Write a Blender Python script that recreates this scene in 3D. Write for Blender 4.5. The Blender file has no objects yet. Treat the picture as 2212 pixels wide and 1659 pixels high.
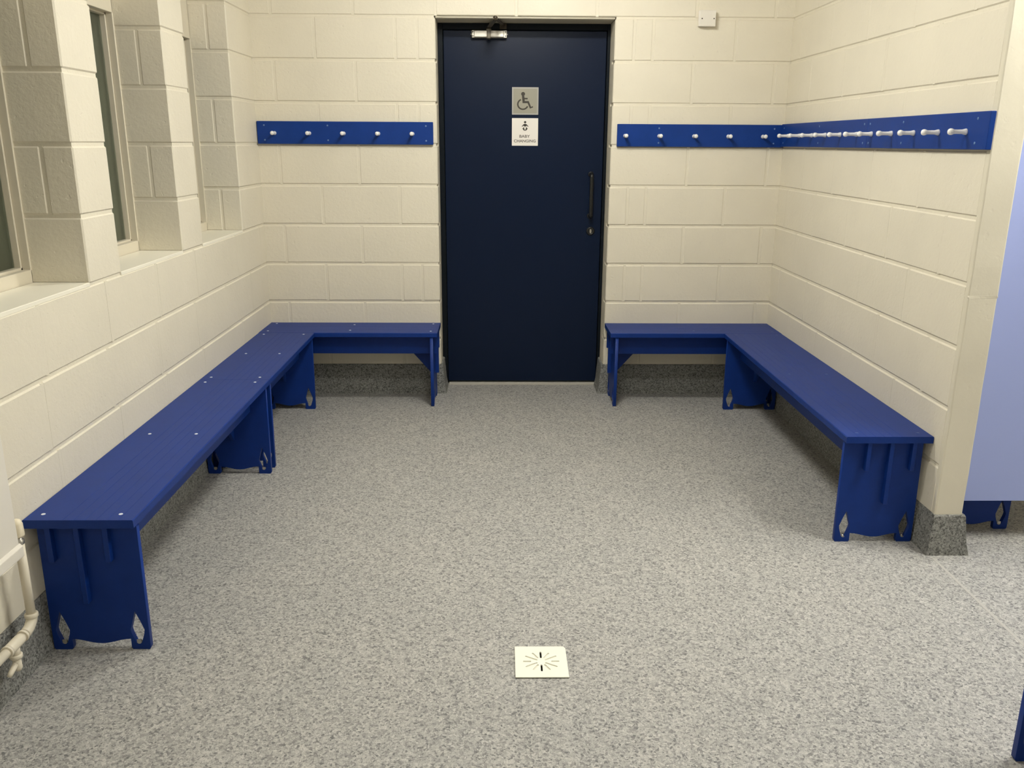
import bpy, bmesh, math, random
from mathutils import Matrix, Vector
random.seed(7)
C = bpy.context.scene.collection
sc = bpy.context.scene

# ------------------------------------------------------------------ camera, world, exposure
F_PX, PIT, YAW, ROL = 1830.0, -0.2775, 0.0168, -0.0058
CAM = (1.3824, -5.0904, 1.5082)
def cam_matrix():
    cy, sy, cp, sp, cr, sr = math.cos(YAW), math.sin(YAW), math.cos(PIT), math.sin(PIT), math.cos(ROL), math.sin(ROL)
    Y = Matrix(((cy, -sy, 0), (sy, cy, 0), (0, 0, 1)))
    P = Matrix(((1, 0, 0), (0, cp, sp), (0, -sp, cp)))
    R = Matrix(((cr, 0, -sr), (0, 1, 0), (sr, 0, cr)))
    M = R @ P @ Y
    r, f, u = M[0], M[1], M[2]
    return Matrix(((r[0], u[0], -f[0], CAM[0]), (r[1], u[1], -f[1], CAM[1]), (r[2], u[2], -f[2], CAM[2]), (0, 0, 0, 1)))
cd = bpy.data.cameras.new('camera'); cd.sensor_width = 36; cd.lens = F_PX / 2212 * 36; cd.clip_start = .05
cam = bpy.data.objects.new('camera', cd); C.objects.link(cam); cam.matrix_world = cam_matrix(); sc.camera = cam
w = bpy.data.worlds.new('night'); sc.world = w; w.use_nodes = True
w.node_tree.nodes['Background'].inputs[0].default_value = (.035, .045, .032, 1)
w.node_tree.nodes['Background'].inputs[1].default_value = .6
sc.view_settings.view_transform = 'Standard'; sc.view_settings.look = 'None'
sc.view_settings.exposure = 0.0; sc.view_settings.gamma = 1; sc.view_settings.use_curve_mapping = False
TUBE_COL = (1.0, .985, .91)
# ceiling battens: (x, y, length, along axis, strength)
CEIL = 2.75
BATTENS = [(1.56, -1.38, .36, 'x', 226.0), (1.5, -2.55, .45, 'x', 122.0), (1.5, -5.2, 1.5, 'x', 16.0), (3.85, -2.68, 1.1, 'y', 160.0)]

# ------------------------------------------------------------------ materials
def mat(name, col, rough=.5, spec=.5, metal=0.0):
    m = bpy.data.materials.new(name); m.use_nodes = True
    b = m.node_tree.nodes['Principled BSDF']
    b.inputs['Base Color'].default_value = (*col, 1); b.inputs['Roughness'].default_value = rough
    b.inputs['Specular IOR Level'].default_value = spec; b.inputs['Metallic'].default_value = metal
    return m
def N(m, t, **k):
    n = m.node_tree.nodes.new(t)
    for a, v in k.items(): setattr(n, a, v)
    return n
def L(m, a, b): m.node_tree.links.new(a, b)
def coords(m, kind='Object', sc_=(1, 1, 1)):
    t = N(m, 'ShaderNodeTexCoord'); mp = N(m, 'ShaderNodeMapping'); mp.inputs['Scale'].default_value = sc_
    L(m, t.outputs[kind], mp.inputs['Vector']); return mp.outputs[0]
def world_pos(m):
    return N(m, 'ShaderNodeNewGeometry').outputs['Position']
def noise(m, vec, scale, detail=3, rough=.6):
    n = N(m, 'ShaderNodeTexNoise'); n.inputs['Scale'].default_value = scale; n.inputs['Detail'].default_value = detail
    n.inputs['Roughness'].default_value = rough; L(m, vec, n.inputs['Vector']); return n.outputs[0]
def bump(m, h, strength, dist, prev=None):
    b = N(m, 'ShaderNodeBump'); b.inputs['Strength'].default_value = strength; b.inputs['Distance'].default_value = dist
    L(m, h, b.inputs['Height'])
    if prev is not None: L(m, prev, b.inputs['Normal'])
    return b.outputs[0]
def ramp(m, f, stops):
    r = N(m, 'ShaderNodeValToRGB'); e = r.color_ramp.elements
    while len(e) < len(stops): e.new(.5)
    for i, (p, c) in enumerate(stops): e[i].position = p; e[i].color = (*c, 1)
    L(m, f, r.inputs[0]); return r.outputs[0]
def bsdf(m): return m.node_tree.nodes['Principled BSDF']

def paint_block(name, col, rb=.35):
    m = mat(name, col, .5, .35); p = world_pos(m)
    c = ramp(m, noise(m, p, 2.5, 3), [(.3, tuple(x * .96 for x in col)), (.7, tuple(min(1, x * 1.02) for x in col))])
    L(m, c, bsdf(m).inputs['Base Color'])
    n1 = bump(m, noise(m, p, 55, 5, .65), rb, .004)
    pit = ramp(m, noise(m, p, 38, 2, .5), [(.24, (0, 0, 0)), (.33, (1, 1, 1))])
    n2 = bump(m, pit, rb * .8, .003, n1)
    n3 = bump(m, noise(m, p, 9, 2), .25, .006, n2)
    L(m, n3, bsdf(m).inputs['Normal']); return m
WALLC = (.79, .735, .605)
M_block = paint_block('cream_block_paint', WALLC, .45)
M_plaster = paint_block('cream_plaster_paint', (.74, .69, .56), .12)
M_gloss = mat('cream_gloss_paint', (.93, .89, .76), .32)
M_frame_w = mat('cream_window_frame', (.72, .66, .53), .4)
M_ceil = mat('ceiling_white', (.82, .80, .76), .7)
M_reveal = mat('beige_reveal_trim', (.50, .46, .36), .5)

def speckle(name, a, b, c, d, scale, bmp):
    m = mat(name, a, .62, .3); p = world_pos(m)
    v = N(m, 'ShaderNodeTexVoronoi'); v.inputs['Scale'].default_value = scale; v.inputs['Randomness'].default_value = 1
    nz = N(m, 'ShaderNodeTexNoise'); nz.inputs['Scale'].default_value = scale * .6; L(m, p, nz.inputs['Vector'])
    mx = N(m, 'ShaderNodeMix', data_type='VECTOR'); mx.inputs['Factor'].default_value = .012
    L(m, p, mx.inputs[4]); L(m, nz.outputs['Color'], mx.inputs[5]); L(m, mx.outputs[1], v.inputs['Vector'])
    sep = N(m, 'ShaderNodeSeparateColor'); L(m, v.outputs['Color'], sep.inputs[0])
    col1 = ramp(m, sep.outputs[0], [(0.0, d), (.16, c), (.45, b), (.8, a), (1.0, tuple(min(1, x * 1.18) for x in a))])
    f2 = ramp(m, noise(m, p, scale * 1.7, 2, .6), [(.36, (.60, .60, .61)), (.47, (1, 1, 1)), (.62, (1.0, 1.0, 1.0)), (.72, (1.0, 1.0, 1.0))])
    f3 = ramp(m, noise(m, p, 3.0, 3, .6), [(.3, (.93, .94, .95)), (.7, (1.0, 1.0, 1.0))])
    m1 = N(m, 'ShaderNodeMix', data_type='RGBA', blend_type='MULTIPLY'); m1.inputs[0].default_value = 1
    L(m, col1, m1.inputs[6]); L(m, f2, m1.inputs[7])
    m2 = N(m, 'ShaderNodeMix', data_type='RGBA', blend_type='MULTIPLY'); m2.inputs[0].default_value = 1
    L(m, m1.outputs[2], m2.inputs[6]); L(m, f3, m2.inputs[7])
    L(m, m2.outputs[2], bsdf(m).inputs['Base Color'])
    L(m, bump(m, noise(m, p, scale * .9, 2), bmp, .002), bsdf(m).inputs['Normal'])
    return m
M_floor = speckle('speckled_safety_floor', (.47, .455, .425), (.39, .38, .355), (.29, .283, .27), (.17, .168, .165), 165, .25)
M_skirt = speckle('speckled_skirting', (.33, .33, .305), (.25, .25, .235), (.165, .165, .155), (.08, .08, .075), 190, .3)
M_seam = mat('weld_seam', (.43, .415, .38), .55)

def blue_plastic(name, col, rough):
    m = mat(name, col, rough, .23)
    p = coords(m)
    c = ramp(m, noise(m, p, 14, 3), [(.3, tuple(x * .94 for x in col)), (.7, tuple(x * 1.05 for x in col))])
    L(m, c, bsdf(m).inputs['Base Color'])
    L(m, bump(m, noise(m, p, 160, 2), .08, .001), bsdf(m).inputs['Normal']); return m
M_blue = blue_plastic('royal_blue_board', (.004, .031, .205), .45)
M_rail = blue_plastic('royal_blue_rail', (.005, .038, .225), .40)
M_cap_w = mat('white_screw_cap', (.75, .78, .85), .3)
M_cap_b = mat('blue_screw_cap', (.02, .055, .24), .3)
M_screw = mat('pale_screw_head', (.16, .26, .48), .3, metal=.3)
M_steel = mat('steel', (.55, .53, .48), .35, metal=.9)
M_white = mat('white_peg_plastic', (.92, .91, .89), .25)
M_door = mat('navy_door_gloss', (.0045, .011, .032), .35, .14)
p_ = coords(M_door); L(M_door, bump(M_door, noise(M_door, p_, 5, 2), .06, .01), bsdf(M_door).inputs['Normal'])
M_dframe = mat('dark_door_frame', (.006, .009, .013), .4, .12)
M_alu = mat('worn_aluminium', (.42, .40, .35), .38, metal=.75)
M_arm = mat('bronze_closer_arm', (.06, .045, .03), .4, metal=.5)
M_black = mat('black_plastic', (.008, .009, .010), .28)
M_dark = mat('dark_hole', (.008, .007, .004), .9, .1)
M_sign_g = mat('grey_sign_plate', (.34, .325, .26), .35, .4)
M_sign_ge = mat('grey_sign_edge', (.42, .41, .38), .35, .4)
M_sign_w = mat('white_sign_plate', (.86, .82, .76), .4)
M_print = mat('brown_black_print', (.03, .024, .015), .5)
M_text = mat('grey_print', (.13, .115, .095), .5)
M_cream_pl = mat('cream_plastic', (.80, .72, .55), .35)
M_pipe = mat('cream_painted_pipe', (.76, .70, .57), .35)
M_rad = mat('white_enamel', (.80, .76, .68), .3)
M_drain = mat('cream_drain_plastic', (.93, .92, .80), .35)
M_drain_s = mat('shallow_slot_plastic', (.80, .78, .67), .5)
M_panel = mat('pale_blue_laminate', (.38, .45, .80), .35, .3)
M_thresh = mat('pale_threshold', (.50, .48, .42), .45)
M_glass = mat('window_glass', (.75, .85, .78), .02, .5); bsdf(M_glass).inputs['Transmission Weight'].default_value = 1
M_tube = mat('lit_tube', (1, 1, 1), .5)
bsdf(M_tube).inputs['Emission Color'].default_value = (*TUBE_COL, 1)

# ------------------------------------------------------------------ helpers
def link(name, me, m=None, parent=None, loc=None, rot=None):
    if m is not None and not me.materials: me.materials.append(m)
    o = bpy.data.objects.new(name, me); C.objects.link(o)
    if parent is not None: o.parent = parent
    if loc is not None: o.location = loc
    if rot is not None: o.rotation_euler = rot
    return o
def empty(name, loc=(0, 0, 0), rz=0):
    o = bpy.data.objects.new(name, None); C.objects.link(o); o.location = loc; o.rotation_euler = (0, 0, rz)
    o.empty_display_size = .1; return o
def tag(o, label=None, cat=None, group=None, kind=None):
    if label: o['label'] = label
    if cat: o['category'] = cat
    if group: o['group'] = group
    if kind: o['kind'] = kind
    return o
def mesh(name, bm, smooth=False):
    me = bpy.data.meshes.new(name); bm.normal_update(); bm.to_mesh(me); bm.free()
    if smooth:
        for p in me.polygons: p.use_smooth = True
    return me
def add_box(bm, x0, x1, y0, y1, z0, z1):
    v = [bm.verts.new(p) for p in ((x0, y0, z0), (x1, y0, z0), (x1, y1, z0), (x0, y1, z0), (x0, y0, z1), (x1, y0, z1), (x1, y1, z1), (x0, y1, z1))]
    return [bm.faces.new([v[i] for i in f]) for f in ((3, 2, 1, 0), (4, 5, 6, 7), (0, 1, 5, 4), (1, 2, 6, 5), (2, 3, 7, 6), (3, 0, 4, 7))]
def boxes(name, lst, bev=0, seg=1):
    bm = bmesh.new()
    for b in lst: add_box(bm, *b)
    if bev: bmesh.ops.bevel(bm, geom=bm.edges[:], offset=bev, segments=seg, profile=.5, affect='EDGES')
    return mesh(name, bm)
def prism(name, pts, t0, t1, plane='yz', bev=0):
    """pts: closed outline (a,b); plane tells which axes they are; extruded along the third axis from t0 to t1"""
    bm = bmesh.new()
    def P(a, b, t): return {'yz': (t, a, b), 'xz': (a, t, b), 'xy': (a, b, t)}[plane]
    A = [bm.verts.new(P(a, b, t0)) for a, b in pts]; B = [bm.verts.new(P(a, b, t1)) for a, b in pts]
    bm.faces.new(A); bm.faces.new(B[::-1]); n = len(pts)
    for i in range(n): bm.faces.new((A[i], B[i], B[(i + 1) % n], A[(i + 1) % n]))
    bmesh.ops.recalc_face_normals(bm, faces=bm.faces[:])
    if bev: bmesh.ops.bevel(bm, geom=bm.edges[:], offset=bev, segments=1, affect='EDGES')
    return mesh(name, bm)
def lathe(name, prof, n=20, axis='z'):
    bm = bmesh.new(); rings = []
    for r, h in prof:
        if r < 1e-6: rings.append([bm.verts.new((0, 0, h))])
        else: rings.append([bm.verts.new((r * math.cos(2 * math.pi * i / n), r * math.sin(2 * math.pi * i / n), h)) for i in range(n)])
    for a, b in zip(rings, rings[1:]):
        for i in range(n):
            j = (i + 1) % n
            if len(a) == 1 and len(b) == 1: continue
            if len(a) == 1: bm.faces.new((a[0], b[j], b[i]))
            elif len(b) == 1: bm.faces.new((a[i], a[j], b[0]))
            else: bm.faces.new((a[i], a[j], b[j], b[i]))
    if len(rings[0]) > 1: bm.faces.new(rings[0][::-1])
    if len(rings[-1]) > 1: bm.faces.new(rings[-1])
    bmesh.ops.recalc_face_normals(bm, faces=bm.faces[:])
    if axis == '-y': bmesh.ops.rotate(bm, verts=bm.verts[:], cent=(0, 0, 0), matrix=Matrix.Rotation(math.pi / 2, 3, 'X'))
    if axis == '-x': bmesh.ops.rotate(bm, verts=bm.verts[:], cent=(0, 0, 0), matrix=Matrix.Rotation(-math.pi / 2, 3, 'Y'))
    if axis == 'x': bmesh.ops.rotate(bm, verts=bm.verts[:], cent=(0, 0, 0), matrix=Matrix.Rotation(math.pi / 2, 3, 'Y'))
    me = mesh(name, bm)
    for p in me.polygons: p.use_smooth = len(p.vertices) < 5
    return me
def tube(name, pts, r, n=16):
    """swept tube along polyline (rounded by caller)"""
    bm = bmesh.new(); rings = []; pts = [Vector(p) for p in pts]; up = None
    for i, p in enumerate(pts):
        d = (pts[min(i + 1, len(pts) - 1)] - pts[max(i - 1, 0)]).normalized()
        a = (up - d * up.dot(d)).normalized() if up is not None else d.orthogonal().normalized()
        up = a; b = d.cross(a); rr = r[i] if isinstance(r, (list, tuple)) else r
        rings.append([bm.verts.new(p + a * rr * math.cos(2 * math.pi * k / n) + b * rr * math.sin(2 * math.pi * k / n)) for k in range(n)])
    for A, B in zip(rings, rings[1:]):
        for k in range(n): bm.faces.new((A[k], A[(k + 1) % n], B[(k + 1) % n], B[k]))
    bm.faces.new(rings[0][::-1]); bm.faces.new(rings[-1])
    bmesh.ops.recalc_face_normals(bm, faces=bm.faces[:])
    me = mesh(name, bm)
    for p in me.polygons: p.use_smooth = len(p.vertices) < 5
    return me
def curve_plate(name, outlines, thick, bev=0.0):
    """flat shape with holes in the XY plane, filled and extruded to thickness along Z (centred)"""
    cu = bpy.data.curves.new(name, 'CURVE'); cu.dimensions = '2D'; cu.fill_mode = 'BOTH'
    for o in outlines:
        s = cu.splines.new('POLY'); s.points.add(len(o) - 1); s.use_cyclic_u = True
        for i, (a, b) in enumerate(o): s.points[i].co = (a, b, 0, 1)
    cu.extrude = thick / 2 - bev; cu.bevel_depth = bev; cu.offset = -bev
    t = bpy.data.objects.new('tmp', cu); C.objects.link(t)
    dg = bpy.context.evaluated_depsgraph_get(); me = bpy.data.meshes.new_from_object(t.evaluated_get(dg))
    bpy.data.objects.remove(t); bpy.data.curves.remove(cu); me.name = name; me.materials.clear(); return me
def xform(me, M): me.transform(M); me.update(); return me
def circle(cx, cy, r, n=24): return [(cx + r * math.cos(2 * math.pi * i / n), cy + r * math.sin(2 * math.pi * i / n)) for i in range(n)]

# ------------------------------------------------------------------ blockwork
XR, LR = 3.033, -2.169            # right wall face, its free end
Z0, CH = .578, .229               # bed joint heights: Z0 + CH*k
def zj(k): return Z0 + CH * k
JH, JV = .011, .009
_cache = {}
def block_mesh(sx, sy, sz):
    key = (round(sx, 3), round(sy, 3), round(sz, 3))
    if key not in _cache:
        bm = bmesh.new(); add_box(bm, -sx / 2, sx / 2, -sy / 2, sy / 2, -sz / 2, sz / 2)
        bmesh.ops.bevel(bm, geom=bm.edges[:], offset=.005, segments=1, profile=.5, affect='EDGES')
        me = mesh('block', bm); me.materials.append(M_block); _cache[key] = me
    return _cache[key]
def block(parent, x0, x1, y0, y1, z0, z1, ax='y', jit=.0007):
    sx, sy, sz = x1 - x0, y1 - y0, z1 - z0
    if min(sx, sy, sz) < .02: return
    sx, sy, sz = round(sx, 3), round(sy, 3), round(sz, 3)
    o = link('block', block_mesh(sx, sy, sz), None, parent)
    loc = [(x0 + x1) / 2, (y0 + y1) / 2, (z0 + z1) / 2]
    loc['xy'.index(ax)] += random.uniform(-jit, jit)
    o.location = loc
    o.rotation_euler = (random.uniform(-.002, .002), random.uniform(-.002, .002), random.uniform(-.0015, .0015))
    return o

# floor
fl = tag(link('floor', boxes('floor', [(-.35, 6.2, -7, .5, -.08, 0)]), M_floor), kind='structure')
link('weld_seam', boxes('weld_seam', [(3.028, 3.039, -6.9, -2.2, -.001, .0008)]), M_seam, fl)
# ceiling
tag(link('ceiling', boxes('ceiling', [(-.35, 6.2, -7, .4, CEIL, CEIL + .08)]), M_ceil), kind='structure')

# back wall
DX0, DX1, DTOP = 1.028, 2.033, zj(7)
core, fill = [], []
def course_range(): return range(-3, 10)
def clampz(k):
    a, b = max(zj(k) + JH / 2, 0), min(zj(k + 1) - JH / 2, CEIL)
    return a, b
core += [(-.3, DX0 - .006, .005, .40, 0, CEIL), (DX1 + .006, 6.2, .005, .40, 0, CEIL), (DX0 - .006, DX1 + .006, .005, .40, DTOP + .006, CEIL)]
core += [(DX0 - .02, DX0 - .0008, .098, .39, 0, CEIL), (DX1 + .0008, DX1 + .02, .098, .39, 0, CEIL), (DX0 - .01, DX1 + .01, .098, .39, DTOP + .001, CEIL)]
wb_fill = []
segs_all = []
for k in course_range():
    a, b = clampz(k)
    if b - a < .03: continue
    even = k % 2 == 0
    if zj(k) < DTOP - .01:
        left = [0, .350, .803, DX0] if even else [0, .117, .573, DX0]
        if even and k in (0, 4, 6): left = [0, .352, .803, .925, DX0]
        right = [DX1, 2.143, 2.250, 2.716, XR] if even else [DX1, 2.485, 2.951, XR]
        runs = [left, right]
    else:
        runs = [[0, .117, .573, 1.03, 1.48, 1.93, 2.487, 2.93, XR]] if not even else [[0, .35, .8, 1.26, 1.71, 2.25, 2.715, XR]]
    for run in runs:
        for i in range(len(run) - 1):
            segs_all.append((run[i] + (JV / 2 if run[i] not in (0, DX1) else 0), run[i + 1] - (JV / 2 if run[i + 1] not in (XR, DX0) else 0), a, b))
            if 0 < i: wb_fill.append((run[i] - JV / 2 - .003, run[i] + JV / 2 + .003, .0018, .01, a - .002, b + .001))
wb = tag(link('wall_back', boxes('wall_back', core + wb_fill), M_block), kind='structure')
for x0, x1, a, b in segs_all:
    block(wb, x0 - (.03 if x0 == 0 else 0), x1 + (.03 if x1 == XR else 0), 0, .1, a, b, 'y')

# right wall (ends in a smooth pier face towards the camera)
rw_core = [(XR + .005, XR + .10, LR + .03, .0, 0, CEIL)]
rw_fill, rw_blocks = [], []
for k in course_range():
    a, b = clampz(k)
    if b - a < .03: continue
    js = [-.16, -.605, -1.045, -1.49, -1.94] if k % 2 == 0 else [-.37, -.815, -1.26, -1.71]
    ys = [0] + js + [LR + .022]
    for i in range(len(ys) - 1):
        rw_blocks.append((ys[i + 1] + (JV / 2 if i < len(ys) - 2 else 0), ys[i] - (JV / 2 if i else 0), a, b))
        if i: rw_fill.append((XR + .0004, XR + .01, ys[i] - JV / 2 - .0045, ys[i] + JV / 2 + .0045, a + .002, b - .002))
wr = tag(link('wall_right', boxes('wall_right', rw_core + rw_fill), M_block), kind='structure')
for y0, y1, a, b in rw_blocks: block(wr, XR, XR + .098, y0, y1 + (.03 if y1 == 0 else 0), a, b, 'x')
# smooth rendered end of the wall, slightly uneven
bm = bmesh.new(); add_box(bm, XR - .0005, XR + .106, LR, LR + .028, 0, CEIL)
bmesh.ops.bisect_plane(bm, geom=bm.verts[:] + bm.edges[:] + bm.faces[:], plane_co=(0, 0, 1), plane_no=(0, 0, 1))
for z in [i * .11 for i in range(1, 25)]:
    bmesh.ops.bisect_plane(bm, geom=bm.verts[:] + bm.edges[:] + bm.faces[:], plane_co=(0, 0, z), plane_no=(0, 0, 1))
for v in bm.verts:
    v.co.x += random.uniform(-.0012, .0012); v.co.y += random.uniform(-.001, .001)
ee = [e for e in bm.edges if abs(e.verts[0].co.z - e.verts[1].co.z) > .02]
bmesh.ops.bevel(bm, geom=ee, offset=.005, segments=2, profile=.5, affect='EDGES')
link('rendered_end', mesh('rendered_end', bm), M_plaster, wr)

# left wall with three window openings
WIN = [(-2.85, -2.215), (-1.968, -1.334), (-1.075, -.430)]
SILL, HEAD = 1.043, zj(8)
lw_core = [(-.32, -.005, -3.7, 0, 0, SILL - .02), (-.32, -.005, -3.7, 0, HEAD + .006, CEIL),
           (-.32, -.005, -3.7, -2.85 - .006, SILL - .02, HEAD + .006)]
PIERS = [(-2.215, -1.968), (-1.334, -1.075), (-.430, 0)]
for a, b in PIERS: lw_core.append((-.32, -.005, a + .005, b - .005 if b < 0 else b, SILL - .02, HEAD + .006))
lw_fill, lw_blocks = [], []
for k in course_range():
    a, b = clampz(k)
    if b - a < .03: continue
    if k == 1: b = SILL - .010
    if k < 2 or k >= 8:
        js = [-.35, -.80, -1.255, -1.70, -2.15, -2.60, -3.05, -3.5] if k % 2 == 0 else [-.12, -.575, -1.205, -1.65, -2.10, -2.56, -3.0, -3.45]
        ys = [0] + js + [-3.7]
        for i in range(len(ys) - 1):
            lw_blocks.append((-.1, 0, ys[i + 1] + (JV / 2 if i < len(ys) - 2 else 0), ys[i] - (JV / 2 if i else 0), a, b))
            if i: lw_fill.append((-.01, -.0004, ys[i] - JV / 2 - .0045, ys[i] + JV / 2 + .0045, a + .002, b - .002))
    else:
        for pi, (y0, y1) in enumerate(PIERS):
            split = (k % 2 == 1) if pi < 2 else (k % 2 == 0)
            if split:
                lw_blocks += [(-.100, 0, y0, y1, a, b), (-.20, -.108, y0, y1, a, b)]
                lw_fill.append((-.11, -.098, y0 + .003, y1 - .003, a - .001, b + .001))
            else: lw_blocks.append((-.20, 0, y0, y1, a, b))
        lw_blocks.append((-.2, 0, -3.1, -2.85, a, b)); lw_blocks.append((-.1, 0, -3.55, -3.109, a, b))
wl = tag(link('wall_left', boxes('wall_left', lw_core + lw_fill), M_block), kind='structure')
for b in lw_blocks: block(wl, b[0], b[1], b[2], b[3] + (.03 if b[3] == 0 else 0), b[4], b[5], ax='x', jit=.0008)

# remaining shell, behind and beside the camera
tag(link('wall_front', boxes('wall_front', [(-.35, 6.2, -7.08, -7, 0, CEIL)]), M_block), kind='structure')
tag(link('wall_left_far', boxes('wall_left_far', [(-.32, -.0, -7, -3.7, 0, CEIL)]), M_block), kind='structure')
tag(link('wall_right_far', boxes('wall_right_far', [(6.2, 6.28, -7, .40, 0, CEIL)]), M_block), kind='structure')

# skirtings: coved, thicker at the foot
def skirt(name, path, tops, bots, zt=.187):
    """path: wall corners in plan, walked with the room on the right hand; tops/bots: thickness per segment"""
    bm = bmesh.new(); n = len(path); P = [Vector(p) for p in path]
    def off(ths):
        out = []
        nr = []
        for i in range(n - 1):
            d = (P[i + 1] - P[i]).normalized(); nr.append(Vector((d.y, -d.x)))
        for i in range(n):
            if i == 0: out.append(P[0] + nr[0] * ths[0])
            elif i == n - 1: out.append(P[-1] + nr[-1] * ths[-1])
            else:
                a, b = nr[i - 1], nr[i]; out.append(P[i] + a * ths[i - 1] + b * ths[i])
        return out
    prof = [(0, 1.0), (.012, .93), (.05, .55), (zt - .006, 0.0), (zt, -.35)]
    rings = []
    for z, f in prof:
        ths = [t + (b - t) * max(f, 0) + (t * f if f < 0 else 0) for t, b in zip(tops, bots)]
        rings.append([bm.verts.new((q.x, q.y, z)) for q in off(ths)])
    wb_ = [bm.verts.new((q.x, q.y, 0)) for q in P]; wt = [bm.verts.new((q.x, q.y, zt)) for q in P]
    R = [wb_] + rings + [wt]
    for A, B in zip(R, R[1:]):
        for i in range(n - 1): bm.faces.new((A[i], A[i + 1], B[i + 1], B[i]))
    for i in range(n - 1): bm.faces.new((wt[i], wt[i + 1], wb_[i + 1], wb_[i]))
    bm.faces.new([r[0] for r in R]); bm.faces.new([r[-1] for r in R][::-1])
    bmesh.ops.recalc_face_normals(bm, faces=bm.faces[:])
    return tag(link(name, mesh(name, bm), M_skirt), kind='structure')
skirt('baseboard_back_left', [(.0, 0), (DX0, 0), (DX0, .184)], [.008, .012], [.016, .032])
skirt('baseboard_back_right', [(DX1, .184), (DX1, 0), (XR, 0)], [.012, .008], [.032, .016])
skirt('baseboard_right', [(XR, -.01), (XR, LR), (XR + .106, LR), (XR + .106, -.01)], [.005, .008, .010], [.016, .014, .040], .165)
skirt('baseboard_left', [(0, -3.65), (0, -.012)], [.006], [.016])

# ------------------------------------------------------------------ windows
for i, (y0, y1) in enumerate(WIN):
    e = tag(empty('window_%d' % (i + 1), (-.19, (y0 + y1) / 2, SILL)), kind='structure')
    h = (y1 - y0) / 2; T = HEAD - SILL
    link('window_sill', boxes('window_sill', [(.002, .189, -h + .001, h - .001, -.012, .002)], .0015), M_gloss, e)
    # outer frame: jambs, bottom rail, deep head; second rebate step around the glass
    fr = [(-.028, 0, -h - .01, -h + .008, .0, T), (-.028, 0, h - .006, h + .01, .0, T), (-.028, 0, -h, h, 0, .045), (-.028, 0, -h, h, .965, T),
          (-.06, -.028, -h - .01, -h + .016, 0, T), (-.06, -.028, h - .013, h + .01, 0, T), (-.06, -.028, -h, h, 0, .052), (-.06, -.028, -h, h, .957, T)]
    link('window_frame', boxes('window_frame', fr, .0015), M_frame_w, e)
    link('pane', boxes('pane', [(-.054, -.049, -h + .012, h - .010, .048, .960)]), M_glass, e)

# ------------------------------------------------------------------ door
d = tag(empty('door_1', (DX0, .185, 0)), kind='structure')
W_ = DX1 - DX0; LX0, LX1, LZ0, LZ1 = 1.060 - DX0, 2.013 - DX0, .022, 2.134
link('door_frame', boxes('door_frame', [(.001, LX0 - .003, 0, .10, 0, 2.171), (LX1 + .003, W_ - .001, 0, .10, 0, 2.171), (LX0 - .003, LX1 + .003, 0, .10, LZ1 + .003, 2.171)], .0015), M_dframe, d)
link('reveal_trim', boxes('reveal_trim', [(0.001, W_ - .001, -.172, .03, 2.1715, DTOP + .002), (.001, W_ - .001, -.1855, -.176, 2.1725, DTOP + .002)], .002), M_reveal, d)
leaf = link('door_leaf', boxes('door_leaf', [(LX0, LX1, .02, .064, LZ0, LZ1)], .002), M_door, d)
link('threshold', boxes('threshold', [(LX0 + .004, LX1 - .004, .0, .18, -.002, .012)], .002), M_thresh, d)
# pull handle: black D bar on two feet
hx = 1.944 - DX0; zt, zb_ = 1.326, 1.078
pts = [(hx, .02, zt), (hx, .0, zt)]
for a in range(0, 91, 15): pts.append((hx, -.018 - .016 * math.sin(math.radians(a)), zt - .016 * (1 - math.cos(math.radians(a)))))
for a in range(90, -1, -15): pts.append((hx, -.018 - .016 * math.sin(math.radians(a)), zb_ + .016 * (1 - math.cos(math.radians(a)))))
pts += [(hx, 0, zb_), (hx, .02, zb_)]
hd = link('pull_handle', tube('pull_handle', pts, .0115, 14), M_black, leaf); hd['label'] = 'black D-shaped pull handle'
for z in (zt, zb_):
    link('handle_rose', lathe('handle_rose', [(.017, 0), (.017, .004), (.014, .006)], 20, '-y'), M_black, hd, (hx, .02, z))
ro = link('lock_rose', lathe('lock_rose', [(.026, 0), (.026, .003), (.022, .007), (.017, .008), (.016, .004)], 28, '-y'), M_black, leaf, (1.951 - DX0, .02, .985)); ro['label'] = 'round black lock escutcheon'
link('lock_cylinder', curve_plate('lock_cylinder', [[(.0055 * math.cos(t) , .0075 * math.sin(t) + (.005 if math.sin(t) > 0 else -.005)) for t in [i * math.pi / 10 for i in range(20)]]], .006), M_alu, ro, (0, -.008, 0), (math.pi / 2, 0, 0))
# closer: box body with end screws, pinion boss and folding arm
ca, cb, cz0, cz1 = 1.226 - DX0, 1.430 - DX0, 2.090, 2.132
cl = link('door_closer', boxes('door_closer', [(ca, cb, -.018, .02, cz0, cz1), (ca + .014, cb - .018, -.026, -.016, cz0 + .003, cz1 - .003)], .003, 2), M_alu, leaf); cl['label'] = 'silver overhead door closer body'
px_ = 1.325 - DX0
link('pinion_boss', lathe('pinion_boss', [(.014, cz0 - .004), (.0155, cz0 + .002), (.0155, cz1 + .004), (.013, cz1 + .008)], 24), M_alu, cl, (px_, -.016, 0))
link('pinion_cap', lathe('pinion_cap', [(.008, cz0 - .012), (.011, cz0 - .008), (.011, cz0 - .003)], 18), M_black, cl, (px_, -.016, 0))
for sx_ in (ca + .007, cb - .008):
    for sz_ in (cz0 + .010, cz1 - .010):
        link('closer_screw', lathe('closer_screw', [(.0035, 0), (.0035, .0012)], 12, '-y'), M_dark, cl, (sx_, -.018, sz_))
for sx_, s in ((ca, -1), (cb, 1)):
    link('valve_nub', lathe('valve_nub', [(.0035, 0), (.004, .004), (.0, .006)], 12, 'x' if s > 0 else '-x'), M_white, cl, (sx_, 0, (cz0 + cz1) / 2))
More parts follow.
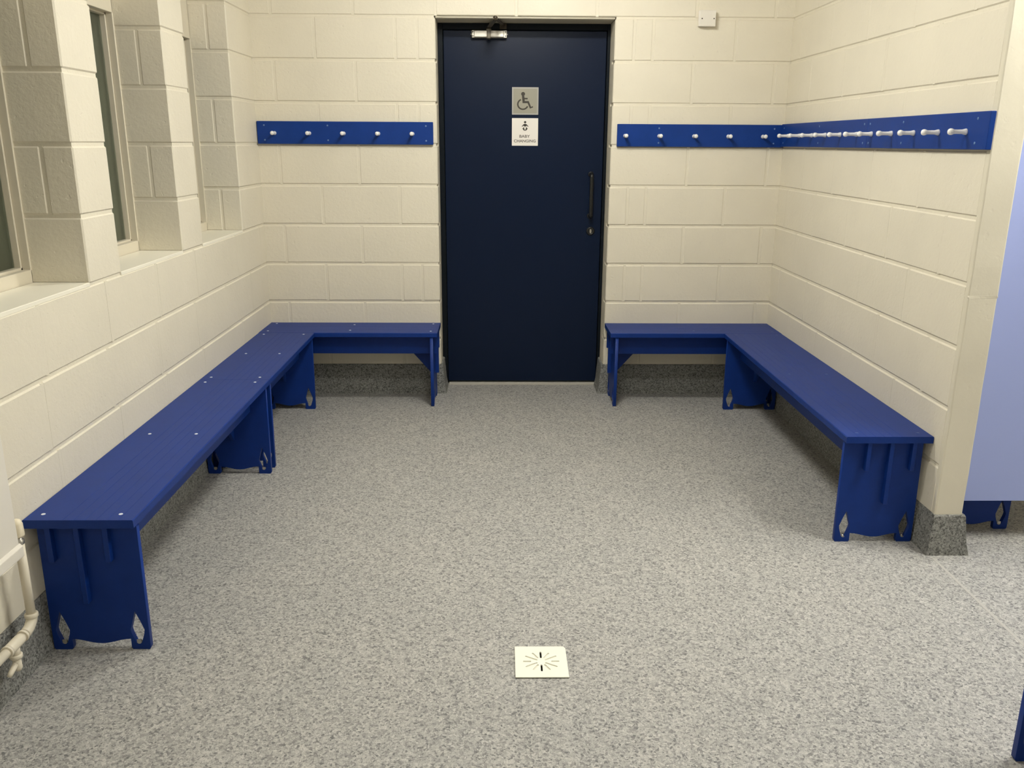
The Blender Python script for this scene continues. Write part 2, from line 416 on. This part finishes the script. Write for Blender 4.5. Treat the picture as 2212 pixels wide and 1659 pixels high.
def bar(name, a, b, wd, th, m, par):
    a, b = Vector(a), Vector(b); dd = b - a; bm = bmesh.new(); add_box(bm, -.008, dd.length + .008, -wd / 2, wd / 2, -th / 2, th / 2)
    bmesh.ops.bevel(bm, geom=bm.edges[:], offset=.0012, segments=1, affect='EDGES')
    q = Vector((1, 0, 0)).rotation_difference(dd)
    me = mesh(name, bm); me.transform(Matrix.Translation(a) @ q.to_matrix().to_4x4()); return link(name, me, m, par)
el = (1.364 - DX0, -.335, 2.150)
bar('closer_arm', (px_, -.016, 2.146), el, .026, .006, M_arm, cl)
bar('closer_link', (el[0], el[1], 2.157), (1.408 - DX0, -.012, 2.157), .022, .005, M_arm, cl)
link('elbow_pivot', lathe('elbow_pivot', [(.012, 2.143), (.012, 2.162), (.008, 2.166)], 16), M_arm, cl, (el[0], el[1], 0))
link('arm_bracket', boxes('arm_bracket', [(1.388 - DX0, 1.428 - DX0, -.004, 0.001, 2.138, 2.170), (1.400 - DX0, 1.416 - DX0, -.022, -.003, 2.148, 2.154)], .001), M_arm, cl)

# ------------------------------------------------------------------ signs on the door
def sign(name, x0, x1, z0, z1, mplate, label):
    e = tag(empty(name, ((x0 + x1) / 2, .2048, (z0 + z1) / 2), 0), label, 'sign')
    hw, hh = (x1 - x0) / 2, (z1 - z0) / 2
    return e, hw, hh
FACE = Matrix.Rotation(math.pi / 2, 4, 'X')     # XY drawing -> XZ, facing -Y
s1, hw, hh = sign('wheelchair_sign', 1.4615, 1.6185, 1.669, 1.824, M_sign_g, 'grey square wheelchair symbol sign on the navy door, above the baby changing sign')
rr = lambda w_, h_, r_: [(sx * (w_ - r_) + r_ * math.cos(t), sy * (h_ - r_) + r_ * math.sin(t)) for sx, sy, q in ((1, 1, 0), (-1, 1, 1), (-1, -1, 2), (1, -1, 3)) for t in [(q + j / 4) * math.pi / 2 for j in range(5)]]
link('sign_plate', xform(curve_plate('sign_plate', [rr(hw, hh, .002)], .002), FACE), M_sign_ge, s1, (0, -.001, 0))
link('sign_face', xform(curve_plate('sign_face', [rr(hw - .0085, hh - .0085, .004)], .0012), FACE), M_sign_g, s1, (0, -.0024, 0))
def U1(u, v): return ((u - 465) / 594 * .154, (498.5 - v) / 627 * .152)
bodyp = [(387, 365), (440, 365), (448, 425), (520, 427), (520, 460), (452, 460), (454, 500), (545, 500), (600, 635), (638, 618), (648, 645), (575, 676), (520, 548), (405, 548)]
wheel = [(412 + 133 * math.cos(math.radians(a)), 575 - 133 * math.sin(math.radians(a))) for a in range(113, 340, 7)] + \
        [(412 + 100 * math.cos(math.radians(a)), 575 - 100 * math.sin(math.radians(a))) for a in range(337, 112, -7)]
head = circle(415, 335, 45)
sym = curve_plate('wheelchair_symbol', [[U1(*q) for q in bodyp], [U1(*q) for q in wheel]], .0008)
link('wheelchair_symbol', xform(sym, FACE), M_print, s1, (0, -.0034, 0))
link('symbol_head', xform(curve_plate('symbol_head', [[U1(*q) for q in head]], .0009), FACE), M_print, s1, (0, -.0034, 0))
s2, hw, hh = sign('baby_changing_sign', 1.4620, 1.6185, 1.491, 1.6495, M_sign_w, 'white BABY CHANGING sign with a baby symbol on the navy door')
link('sign_plate', xform(curve_plate('sign_plate', [rr(hw, hh, .002)], .002), FACE), M_sign_w, s2, (0, -.001, 0))
def U2(u, v): return ((u - 457) / 595 * .154, (1188 - v) / 617 * .155)
mir = lambda P: [(916 - a, b) for a, b in P][::-1]
tors = [(432, 1006), (458, 1003), (484, 1006), (512, 1030), (536, 1060), (524, 1069), (492, 1040), (488, 1062), (428, 1062), (424, 1040), (392, 1069), (380, 1060), (404, 1030)]
legl = [(428, 1080), (446, 1092), (436, 1112), (457, 1142), (452, 1160), (436, 1156), (404, 1124), (400, 1106)]
link('baby_symbol', xform(curve_plate('baby_symbol', [[U2(*q) for q in tors], [U2(*q) for q in circle(458, 965, 27)], [U2(*q) for q in legl], [U2(*q) for q in mir(legl)]], .0008), FACE), M_print, s2, (0, -.0024, 0))
def text(body, cx, cz, width, capx, parent):
    cu = bpy.data.curves.new('t', 'FONT'); cu.body = body; cu.align_x = 'CENTER'; cu.align_y = 'CENTER'; cu.size = .02; cu.extrude = .0004; cu.offset = .0004
    t = bpy.data.objects.new('tmp', cu); C.objects.link(t)
    me = bpy.data.meshes.new_from_object(t.evaluated_get(bpy.context.evaluated_depsgraph_get())); bpy.data.objects.remove(t)
    xs = [v.co.x for v in me.vertices]; ys = [v.co.y for v in me.vertices]
    S = Matrix.Diagonal((width / (max(xs) - min(xs)), capx / (max(ys) - min(ys)), 1, 1))
    me.transform(S @ Matrix.Translation((-(max(xs) + min(xs)) / 2, -(max(ys) + min(ys)) / 2, 0)))
    me.materials.clear(); me.transform(FACE); return link('lettering', me, M_text, parent, (cx, -.0024, cz))
text('BABY', *U2(451, 1287), 243 / 595 * .154, 66 / 617 * .155, s2)
text('CHANGING', *U2(454, 1394), 505 / 595 * .154, 66 / 617 * .155, s2)

# ------------------------------------------------------------------ benches
def leg_outline(W):
    s = W / .32
    y0, y1 = .018 * s, .312 * s
    f = .058 * s
    top, zc, zf = .4205, .021, .036
    a, b = y0 + f, y1 - f
    wave = []
    n = 14
    for i in range(n + 1):
        t = i / n; y = a + (b - a) * t
        wave.append((y, zc + (zf - zc) * (.5 + .5 * math.cos(2 * math.pi * t))))
    out = [(y0 + .004, top), (y0, .1), (y0, .006), (y0 + .004, 0), (a - .004, 0), (a, .006)] + [(a, zf - .002)] + wave[0:] + [(b, zf - .002), (b, .006), (b + .004, 0), (y1 - .004, 0), (y1, .006), (y1 + .002, top)]
    # remove duplicate-ish
    res = []
    for p in out:
        if not res or (abs(p[0] - res[-1][0]) + abs(p[1] - res[-1][1])) > 1e-4: res.append(p)
    def dia(c): return [(c - .002, .130), (c - .012, .098), (c - .021, .068), (c - .019, .055), (c - .009, .024), (c, .016), (c + .009, .024), (c + .019, .055), (c + .021, .068), (c + .011, .098)]
    return res, [dia(y0 + .034 * s), dia(y1 - .034 * s)]
YZ = Matrix(((0, 0, 1, 0), (1, 0, 0, 0), (0, 1, 0, 0), (0, 0, 0, 1)))   # drawing (a,b)->(Y,Z), thickness along X
_br = None
def make_bench(L_, W, loc, rz, label, cap, group='blue changing benches', caps_mid=True):
    global _br
    e = tag(empty('changing_bench', loc, rz), label, 'bench', group)
    T0, T1 = .4205, .4473
    # seat board with shallow lengthwise grooves
    pr = [(.001, T0), (.001, T1 - .002), (.003, T1)]
    for g in (.118, .150, .182, .214, .246, .278):
        y = g * W / .32; pr += [(y - .0009, T1), (y, T1 - .0008), (y + .0009, T1)]
    pr += [(W - .003, T1), (W, T1 - .003), (W, T0 + .002), (W - .002, T0)]
    link('seat', prism('seat', pr, 0.0005, L_ - .0005, 'yz'), M_blue, e)
    o, holes = leg_outline(W)
    lm = xform(curve_plate('leg', [o] + holes, .018, .0008), YZ)
    for x in (.036, L_ - .040):
        lg = link('leg', lm, M_blue, e, (x, 0, 0))
        s = W / .32
        if _br is None:
            bm = bmesh.new(); add_box(bm, -.004, .012, -.007, .007, -.004, -.001); add_box(bm, .009, .012, -.007, .007, -.004, .010)
            r_ = bmesh.ops.create_uvsphere(bm, u_segments=10, v_segments=6, radius=.0045); bmesh.ops.translate(bm, verts=r_['verts'], vec=(.003, 0, .001))
            _br = mesh('floor_bracket', bm)
        for c in ((.018 + .034) * s, (.312 - .034) * s):
            link('floor_bracket', _br, M_steel, lg, (-.004, c, .0225))
    # three rails; the middle one has deep haunches at the legs; their ends poke through the leg plates
    s = W / .32
    for yy in (.062 * s, .228 * s):
        link('rail', prism('rail', [(.006, T0), (L_ - .010, T0), (L_ - .010, .306), (.006, .306)], yy - .008, yy + .008, 'xz', .001), M_blue, e)
    hz, hb = .305, .168
    link('centre_rail', prism('centre_rail', [(.006, T0), (L_ - .010, T0), (L_ - .010, hb), (L_ - .055, hb), (L_ - .175, hz), (.17, hz), (.05, hb), (.006, hb)], .145 * s - .008, .145 * s + .008, 'xz', .001), M_blue, e)
    me = lathe('screw_cap', [(.0062, T1 - .001), (.0062, T1 + .0008), (.005, T1 + .0014)], 14); me.materials.append(cap)
    for x in (.042, L_ - .042):
        for y in (.042 * s, .268 * s): link('screw_cap', me, None, e, (x, y, 0))
    if caps_mid:
        for y in (.072 * s, .245 * s): link('screw_cap', me, None, e, (L_ / 2, y, 0))
    return e
HP = math.pi / 2
make_bench(1.516, .3211, (0, -1.300, 0), -HP, 'long royal blue bench under the windows, the near one beside the cream pipe and heater', M_cap_w)
make_bench(1.006, .3205, (0, -.2935, 0), -HP, 'shorter royal blue bench along the window wall, between the long near bench and the corner', M_cap_w)
make_bench(1.0297, .2925, (1.0297, 0, 0), math.pi, 'royal blue bench against the back wall, left of the navy door', M_cap_w)
make_bench(.998, .2925, (3.032, 0, 0), math.pi, 'royal blue bench against the back wall, right of the navy door', M_cap_b)
make_bench(1.7955, .333, (XR - .001, -2.0893, 0), HP, 'long royal blue bench along the right wall, ending by the wall end', M_cap_b)
make_bench(1.5, .320, (XR + .116, -.482, 0), -HP, 'royal blue bench leg seen under the pale blue panel beyond the wall end', M_cap_b)
# near right bench (only its far leg shows at the bottom right of the frame)
make_bench(1.5, .320, (2.690 + .320, -4.750, 0), HP, 'dark blue bench at the lower right edge of the photo, only one leg edge showing', M_cap_b)

# ------------------------------------------------------------------ coat rails
def coat_rail(L_, pegs, screws, loc, rz, label):
    e = tag(empty('coat_rail', loc, rz), label, 'coat rail', 'blue coat rails with white pegs')
    # local: length +X, wall at Y=0, room towards -Y
    link('rail_board', boxes('rail_board', [(0, L_, -.020, -.0005, -.0625, .0625)], .0018), M_rail, e)
    pm = lathe('peg', [(.0105, 0), (.0112, .003), (.0102, .008), (.0078, .016), (.0074, .034), (.0078, .044), (.0095, .048), (.0112, .053), (.0112, .058), (.0088, .063), (.0045, .0655), (0, .066)], 18, '-y')
    pm.materials.append(M_white)
    for x in pegs: link('peg', pm, None, e, (x, -.0195, -.003))
    sm = lathe('screw', [(.0048, 0), (.0048, .0008), (.003, .0014)], 12, '-y'); sm.materials.append(M_screw)
    for x in screws:
        for z in (.040, -.041): link('screw', sm, None, e, (x, -.0196, z))
    return e
ZR = 1.5565
coat_rail(1.004, [.099, .297, .493, .691, .886], [.041, .402, .963], (.003, 0, ZR), 0, 'blue coat rail with five white pegs, left of the navy door')
coat_rail(.966, [.045, .242, .443, .641, .842], [.240, .907], (2.065, 0, ZR - .004), 0, 'blue coat rail with five white pegs, right of the door on the back wall')
# rail local +X -> world -y when rotated -90deg; local -Y -> world -x
coat_rail(1.184, [.156 - .021, .339 - .021, .528 - .021, .716 - .021, .906 - .021, 1.101 - .021], [.042, .615 - .021, 1.167 - .021], (XR, -.021, ZR), -HP, 'far blue coat rail on the right wall, six white pegs, starting in the corner')
coat_rail(.965, [.052, .247, .442, .635, .828], [.022, .339, .891], (XR, -1.2055, ZR), -HP, 'near blue coat rail on the right wall, five white pegs, ending near the wall end')

# ------------------------------------------------------------------ junction box
jb = tag(empty('junction_box', (2.540, 0, 2.178)), 'small square cream junction box high on the back wall, right of the door', 'junction box')
link('back_box', boxes('back_box', [(-.046, .046, -.028, -.0005, -.041, .041)], .003, 2), M_rad, jb)
link('cover', boxes('cover', [(-.047, .047, -.036, -.0285, -.042, .042)], .003, 2), M_rad, jb)
for x in (-.030, .036):
    link('screw', lathe('screw', [(.0035, 0), (.0035, .0008)], 12, '-y'), M_arm, jb, (x, -.0358, -.002))

# ------------------------------------------------------------------ floor drain
fd = tag(empty('floor_drain', (1.5125, -2.865, 0)), 'square cream plastic floor drain cover with radiating slots', 'drain')
R_ = .0785
def slot(a, r0, r1, w_):
    a = math.radians(a); ux, uy = math.cos(a), math.sin(a); vx, vy = -uy, ux; pts = []
    for (rc, st) in ((r1 - w_, -90), (r0 + w_, 90)):
        for j in range(7):
            t = math.radians(st + j * 30); lx, ly = rc + w_ * math.cos(t), w_ * math.sin(t); pts.append((lx * ux + ly * vx, lx * uy + ly * vy))
    return pts
slots = []
for i in range(12):
    a = i * 30
    if a in (0, 180): r0, r1 = .030, .055
    elif a in (90, 270): r0, r1 = .017, .050
    elif a % 60 == 30: r0, r1 = .013, .055
    else: r0, r1 = .018, .050
    slots.append((a, slot(a, r0, r1, .0029)))
out = [(-R_, -R_), (R_, -R_), (R_ - .0005, R_ - .010), (R_ - .004, R_ - .004), (R_ - .010, R_), (-R_, R_)]
link('drain_cover', curve_plate('drain_cover', [out] + [s for a, s in slots], .0030, .0004), M_drain, fd, (0, 0, .0038))
link('slot_tray', curve_plate('slot_tray', [circle(0, 0, .062, 36)] + [s for a, s in slots if a in (90, 270)], .0010), M_drain_s, fd, (0, 0, .0016))
link('sump_shade_disc', lathe('sump_shade_disc', [(.058, .0002), (.058, .0009)], 24), M_dark, fd)  # thin dark disc on the floor: painted shade of the sump below the open slots

# ------------------------------------------------------------------ heater, valve and pipes at the left edge
he = tag(empty('wall_heater', (0, -2.99, .42)), 'white enclosed wall heater with a drip lip at the left edge of the photo', 'heater')
link('casing', boxes('casing', [(.012, .090, -1.0, 0, .028, .56)], .003, 2), M_rad, he)
link('lower_lip', prism('lower_lip', [(.014, .004), (.092, .000), (.098, .004), (.098, .032), (.091, .040), (.014, .040)], -1.0, .003, 'xz', .001), M_rad, he)
for y in (-.3, -.8): link('bracket', boxes('bracket', [(.0005, .013, y - .03, y + .03, .1, .4)], .001), M_steel, he)
pp = tag(empty('heating_pipe', (.060, -2.940, 0)), 'cream painted heating pipe with valve, elbow, tee and drain cock, left of the long bench', 'pipe')
r = .0125
link('riser', tube('riser', [(0, 0, .205), (0, 0, .435)], r), M_pipe, pp)
link('valve_body', lathe('valve_body', [(.010, .430), (.0135, .436), (.0135, .446), (.009, .450), (.009, .458)], 16), M_steel, pp)
link('valve_cap', lathe('valve_cap', [(.0165, .458), (.0170, .462), (.0160, .494), (.0120, .504), (.006, .508), (0, .509)], 20), M_cream_pl, pp)
el_pts = [(0, -.045 + .045 * math.cos(math.radians(a)), .200 - .0 + -.032 * math.sin(math.radians(a)) + .012) for a in range(0, 91, 10)]
link('elbow', tube('elbow', el_pts, .0150), M_pipe, pp)
link('collar', lathe('collar', [(.0155, .206), (.018, .209), (.018, .218), (.0155, .221)], 20), M_pipe, pp)
zp = .180
link('run', tube('run', [(0, -.04, zp), (0, -1.2, zp)], r), M_pipe, pp)
for y in (-.050, -.128):
    link('collar', tube('collar', [(0, y, zp), (0, y - .008, zp)], .0170), M_pipe, pp)
link('tee', tube('tee', [(0, -.062, zp), (0, -.070, zp), (0, -.120, zp), (0, -.128, zp)], [.0135, .0158, .0158, .0145]), M_pipe, pp)
link('tee_branch', tube('tee_branch', [(0, -.098, zp), (0, -.098, zp - .034)], .0125), M_pipe, pp)
link('collar', lathe('collar', [(.0150, 0), (.0165, .002), (.0165, .010), (.0150, .012)], 20), M_pipe, pp, (0, -.098, zp - .040))
dc = link('drain_cock', tube('drain_cock', [(0, -.098, zp - .036), (0, -.098, zp - .070), (0, -.098, zp - .078)], [.0105, .0115, .0085]), M_pipe, pp)
link('cock_spout', tube('cock_spout', [(0, -.098, zp - .050), (-.006, -.125, zp - .072), (-.008, -.132, zp - .078)], [.008, .0075, .006]), M_pipe, dc)

# ------------------------------------------------------------------ cubicle panel beyond the wall end
cp = tag(empty('cubicle_panel', (XR + .107, -2.03, 0)), 'pale blue laminate cubicle panel raised off the floor beyond the wall end', 'partition')
link('panel', boxes('panel', [(.004, 1.25, -.020, 0, .168, 2.12)], .0012), M_panel, cp)
link('wall_channel', boxes('wall_channel', [(0, .012, -.0, .006, .168, 2.12)], .0008), M_alu, cp)
link('support_leg', lathe('support_leg', [(.035, 0), (.035, .006), (.012, .010), (.012, .175)], 20), M_alu, cp, (1.20, -.010, 0))

# ------------------------------------------------------------------ ceiling light battens (above the frame; they light the room)
for i, (x, y, ln, ax, st) in enumerate(BATTENS):
    e = tag(empty('ceiling_light', (x, y, CEIL), 0 if ax == 'x' else HP),
            ['white ceiling light above the benches and the navy door', 'white ceiling light above the middle of the changing bay', 'white ceiling light above the camera', 'white ceiling light beyond the right wall end'][i], 'ceiling light', 'ceiling lights')
    link('batten_body', boxes('batten_body', [(-ln / 2, ln / 2, -.05, .05, -.045, 0)], .003), M_ceil, e)
    mt = M_tube.copy(); mt.name = 'lit_diffuser'; bsdf(mt).inputs['Emission Strength'].default_value = st
    prof = [(.050 * math.cos(t), -.046 - .045 * math.sin(t)) for t in [j * math.pi / 10 for j in range(11)]]
    link('diffuser', prism('diffuser', prof, -ln / 2 + .01, ln / 2 - .01, 'yz'), mt, e)
